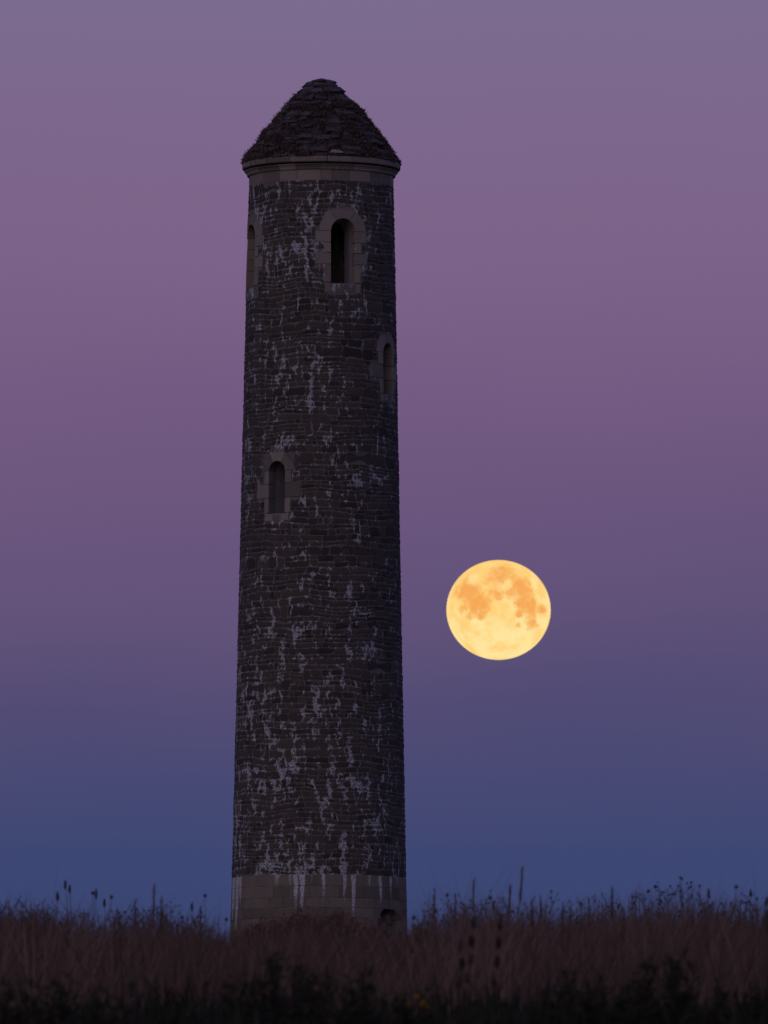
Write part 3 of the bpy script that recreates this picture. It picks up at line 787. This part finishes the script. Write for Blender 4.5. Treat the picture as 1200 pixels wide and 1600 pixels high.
ST = [(90, 1394, 'cattail', .03, 'short upright seed head nearest the bare shrub at far left'),
      (102, 1376, 'cattail', -.05, 'highest seed head at far left, tilted, upper one of a close pair'),
      (109, 1383, 'cattail', -.07, 'long tilted seed head at far left, lower one of a close pair'),
      (145, 1393, 'ball', 0, 'small round seed head at left, smaller of two side by side'),
      (150, 1390, 'cattail', .02, 'dark seed head at left, larger of two side by side'),
      (163, 1405, 'cattail', 0, 'stout dark seed head at left just above the grass'),
      (174, 1399, 'ball', .02, 'round seed head at left on a bent stem'),
      (211, 1406, 'spike', -.02, 'short feathery grass plume left of the tallest plume on the left side'),
      (241, 1382, 'spike', .03, 'tallest feathery grass plume left of the tower'),
      (253, 1401, 'spike', .05, 'feathery grass plume just right of the tallest one on the left'),
      (285, 1431, 'ball', 0, 'low round seed head left of the tower, barely above the grass'),
      (300, 1411, 'cattail', .02, 'upright dark seed head between the left plumes and the tower'),
      (314, 1417, 'spike', .04, 'stubby feathery plume leaning towards the tower on its left'),
      (320.5, 1397, 'ball', .02, 'lone round seed head standing clear of the grass left of the tower'),
      (353.5, 1434, 'ball', .02, 'small round seed head closest to the left foot of the tower'),
      (646, 1431, 'ball', 0, 'small round seed head closest to the right foot of the tower'),
      (679, 1388, 'spike', .02, 'thin feathery plume right of the tower foot, first in the row'),
      (699, 1396, 'ball', .01, 'round seed head right of the tower between two plumes'),
      (712, 1398, 'spike', .02, 'thick reddish grass plume right of the tower'),
      (740, 1376, 'spike', .02, 'tall thin plume right of the tower, left of the moon'),
      (766, 1400, 'ball', .03, 'round seed head below the left side of the moon'),
      (771, 1408, 'cattail', 0, 'stout dark seed head just below the moon, low in the grass'),
      (798, 1383, 'spike', .10, 'plume leaning right below the middle of the moon'),
      (816, 1356, 'spike', .10, 'tallest plume of all, leaning right below the moon'),
      (831, 1404, 'spike', -.05, 'thin plume leaning left, right of the tallest plume'),
      (845, 1399, 'spike', .01, 'straight thin plume below the right edge of the moon'),
      (861, 1403, 'spray', .01, 'branched stalk of small dark seed heads below the right edge of the moon'),
      (879, 1410, 'spike', 0, 'blunt straight plume right of the moon'),
      (908, 1411, 'spray', .02, 'loose branched seed stalk right of the moon'),
      (920, 1402, 'spike', -.03, 'thin plume leaning left in the middle of the right side'),
      (957, 1386, 'spike', .04, 'tall feathery plume in the middle of the right side'),
      (967, 1412, 'ball', 0, 'round seed head right of the tall plume on the right side'),
      (988, 1402, 'spray', .02, 'dense branched stalk of dark heads right of the tall right plume'),
      (1013, 1390, 'ball', -.02, 'lower round head of two at the left of the largest branched stalk'),
      (1024, 1383, 'ball', -.03, 'higher round head of two at the left of the largest branched stalk'),
      (1046, 1398, 'spray', -.02, 'branched stalk with three heads in a row at the right'),
      (1063, 1371, 'spray', .02, 'highest branched seed stalk on the right side'),
      (1080, 1379, 'spray', .03, 'branched seed stalk just right of the highest one'),
      (1093, 1384, 'spray', .03, 'branched seed stalk second right of the highest one'),
      (1107, 1389, 'cattail', .02, 'dark upright seed head on the right side of the branched stalks'),
      (1142, 1412, 'spray', .01, 'low branched stalk near the right edge'),
      (1150, 1383, 'ball', .02, 'lone round seed head standing high near the right edge'),
      (1173, 1390, 'cattail', 0, 'tall dark spike-like seed head near the right edge'),
      (1183, 1404, 'spray', .01, 'thin branched stalk beside the right edge'),
      (1198, 1402, 'cattail', .06, 'leaning dark seed head at the very right edge')]
for px, py, kd, ln, lab in ST: stalk(px, py, kd, ln, lab)
DK = [(736, 1442, 'dark clotted dock seed stalk in the grass right of the tower, left of two', 100),
      (778, 1444, 'dark clotted dock seed stalk in the grass below the moon, right of two', 98),
      (722, 1478, 'short dark dock seed stalk lowest and nearest the tower', 95)]
for px, py, lab, Y in DK: stalk(px, py, 'dock', .02, lab, Y=Y, name='dock_stalk')

# bare twiggy shrub at far left, and one dark leaning stem at far right
def bare_shrub(px, py, Y, label, n=16, spread=.42):
    tip = at(px, py, Y); g0 = float(ground_z(tip.x, Y)); h = tip.z - g0
    o = empty('bare_shrub', (tip.x, Y, g0)); tag(o, label, 'shrub')
    for k in range(n):
        vs, fs = [], []
        a = random.uniform(-1, 1) * spread; dy = random.uniform(-.3, .3); hk = h * random.uniform(.72, 1.02)
        p0 = Vector((a * .2, dy * .2, 0)); p1 = Vector((a * .8, dy, hk * .6)); p2 = Vector((a * 1.0 + random.uniform(-.08, .08), dy, hk * .85)); p3 = Vector((a * 1.08 + random.uniform(-.12, .12), dy, hk))
        tube(vs, fs, [p0, p1, p2, p3], [.016, .011, .007, .003])
        for q in range(7):
            f = random.uniform(0, 1); s = p1.lerp(p2, f) if q < 4 else p2.lerp(p3, f)
            e_ = s + Vector((random.choice((-1, 1)) * random.uniform(.04, .12), random.uniform(-.06, .06), random.uniform(.06, .17)))
            tube(vs, fs, [s, s.lerp(e_, .5) + Vector((0, 0, -.012)), e_], [.006, .005, .002], 4)
        link('branch', pymesh('branch', vs, fs, .1), M_HEAD, o)
    return o
bare_shrub(12, 1400, 150, 'bare twiggy dark shrub at the left edge of the picture', 12, .30)
bare_shrub(66, 1402, 146, 'bare forked dark shrub second from the left edge', 14, .36)
stalk(1199, 1425, 'cattail', .30, 'thick dark stem leaning right at the right edge, low in the grass', Y=120, size=2.0)

# ------------------------------------------------------------------ the full moon
MD = 38000.0
mc = at(779, 953, MD); mr = MD * (81.7 / FPX)
bm = bmesh.new(); bmesh.ops.create_uvsphere(bm, u_segments=96, v_segments=64, radius=mr)
mme = bpy.data.meshes.new('moon'); bm.to_mesh(mme); bm.free()
mm = bpy.data.materials.new('moon_surface'); mm.use_nodes = True; t = mm.node_tree; t.nodes.clear()
tcn = N(t, 'ShaderNodeTexCoord')
vs_ = N(t, 'ShaderNodeVectorMath', operation='SCALE'); L(t, tcn.outputs['Object'], vs_.inputs[0]); vs_.inputs['Scale'].default_value = 1.0 / mr
sp = N(t, 'ShaderNodeSeparateXYZ'); L(t, vs_.outputs[0], sp.inputs[0])
p0 = vec(t, sp.outputs['X'], sp.outputs['Z'], 0.0)
wn = noise_n(t, vs_.outputs[0], 5.0, 8, .7)
wsub = N(t, 'ShaderNodeVectorMath', operation='SUBTRACT'); L(t, wn.outputs['Color'], wsub.inputs[0]); wsub.inputs[1].default_value = (.5, .5, .5)
wsc = N(t, 'ShaderNodeVectorMath', operation='SCALE'); L(t, wsub.outputs[0], wsc.inputs[0]); wsc.inputs['Scale'].default_value = .22
wad = N(t, 'ShaderNodeVectorMath', operation='ADD'); L(t, p0, wad.inputs[0]); L(t, wsc.outputs[0], wad.inputs[1])
MARIA = [(0, .70, .22, .6), (-.07, .57, .2, .65), (.17, .72, .16, .6), (-.6, .6, .2, .5), (-.70, .34, .2, .85), (-.54, .27, .18, .85), (-.42, .12, .17, 1), (-.4, -.08, .16, 1), (-.34, -.17, .11, 1),
         (-.25, .02, .1, .9), (-.69, -.04, .1, .95), (-.58, -.2, .08, .6), (-.11, .25, .14, .8), (.17, .27, .12, .85), (0, .16, .08, .7), (.42, .42, .18, 1), (.5, .27, .15, 1), (.47, .04, .2, 1.05),
         (.62, .0, .14, 1), (.64, -.3, .14, .95), (.36, -.39, .08, .8), (.36, -.17, .08, .8), (.85, -.05, .10, .95), (.6, -.44, .07, .6), (-.3, .45, .13, .45), (.3, .6, .12, .3), (.05, -.93, .06, .4)]
acc = None
for cx, cy, r, k in MARIA:
    dn = N(t, 'ShaderNodeVectorMath', operation='DISTANCE'); L(t, wad.outputs[0], dn.inputs[0]); dn.inputs[1].default_value = (cx, cy, 0)
    q = M(t, 'MULTIPLY', sstep(t, dn.outputs['Value'], r * 1.9, r * .2), k)
    acc = q if acc is None else M(t, 'SUBTRACT', M(t, 'ADD', acc, q), M(t, 'MULTIPLY', acc, q))
fn = noise_n(t, vs_.outputs[0], 6.5, 8, .72); fl = noise_n(t, vs_.outputs[0], 2.6, 5, .6); ff = noise_n(t, vs_.outputs[0], 24, 4, .7)
mf = sstep(t, M(t, 'ADD', acc, M(t, 'MULTIPLY', M(t, 'SUBTRACT', fn.outputs[0], .5), 1.5)), .36, 1.05)
mf = M(t, 'ADD', M(t, 'MULTIPLY', mf, .95), M(t, 'MULTIPLY', M(t, 'SUBTRACT', ff.outputs[0], .45), .35), clamp=True)
hi = mixc(t, sstep(t, M(t, 'SUBTRACT', fl.outputs[0], M(t, 'MULTIPLY', sp.outputs['Z'], .12)), .36, .66), rgb(255, 209, 122), rgb(255, 230, 158))
colr = mixc(t, mf, hi, rgb(246, 168, 86))
lw = N(t, 'ShaderNodeLayerWeight'); lw.inputs[0].default_value = .5
em = N(t, 'ShaderNodeEmission'); L(t, colr, em.inputs[0]); em.inputs[1].default_value = 1.0
mo = N(t, 'ShaderNodeOutputMaterial'); L(t, em.outputs[0], mo.inputs[0])
moon = link('moon', mme, mm, smooth=True); moon.location = mc; moon.scale = (1, 1, .957)
tag(moon, 'large golden full moon low in the purple sky', 'moon')
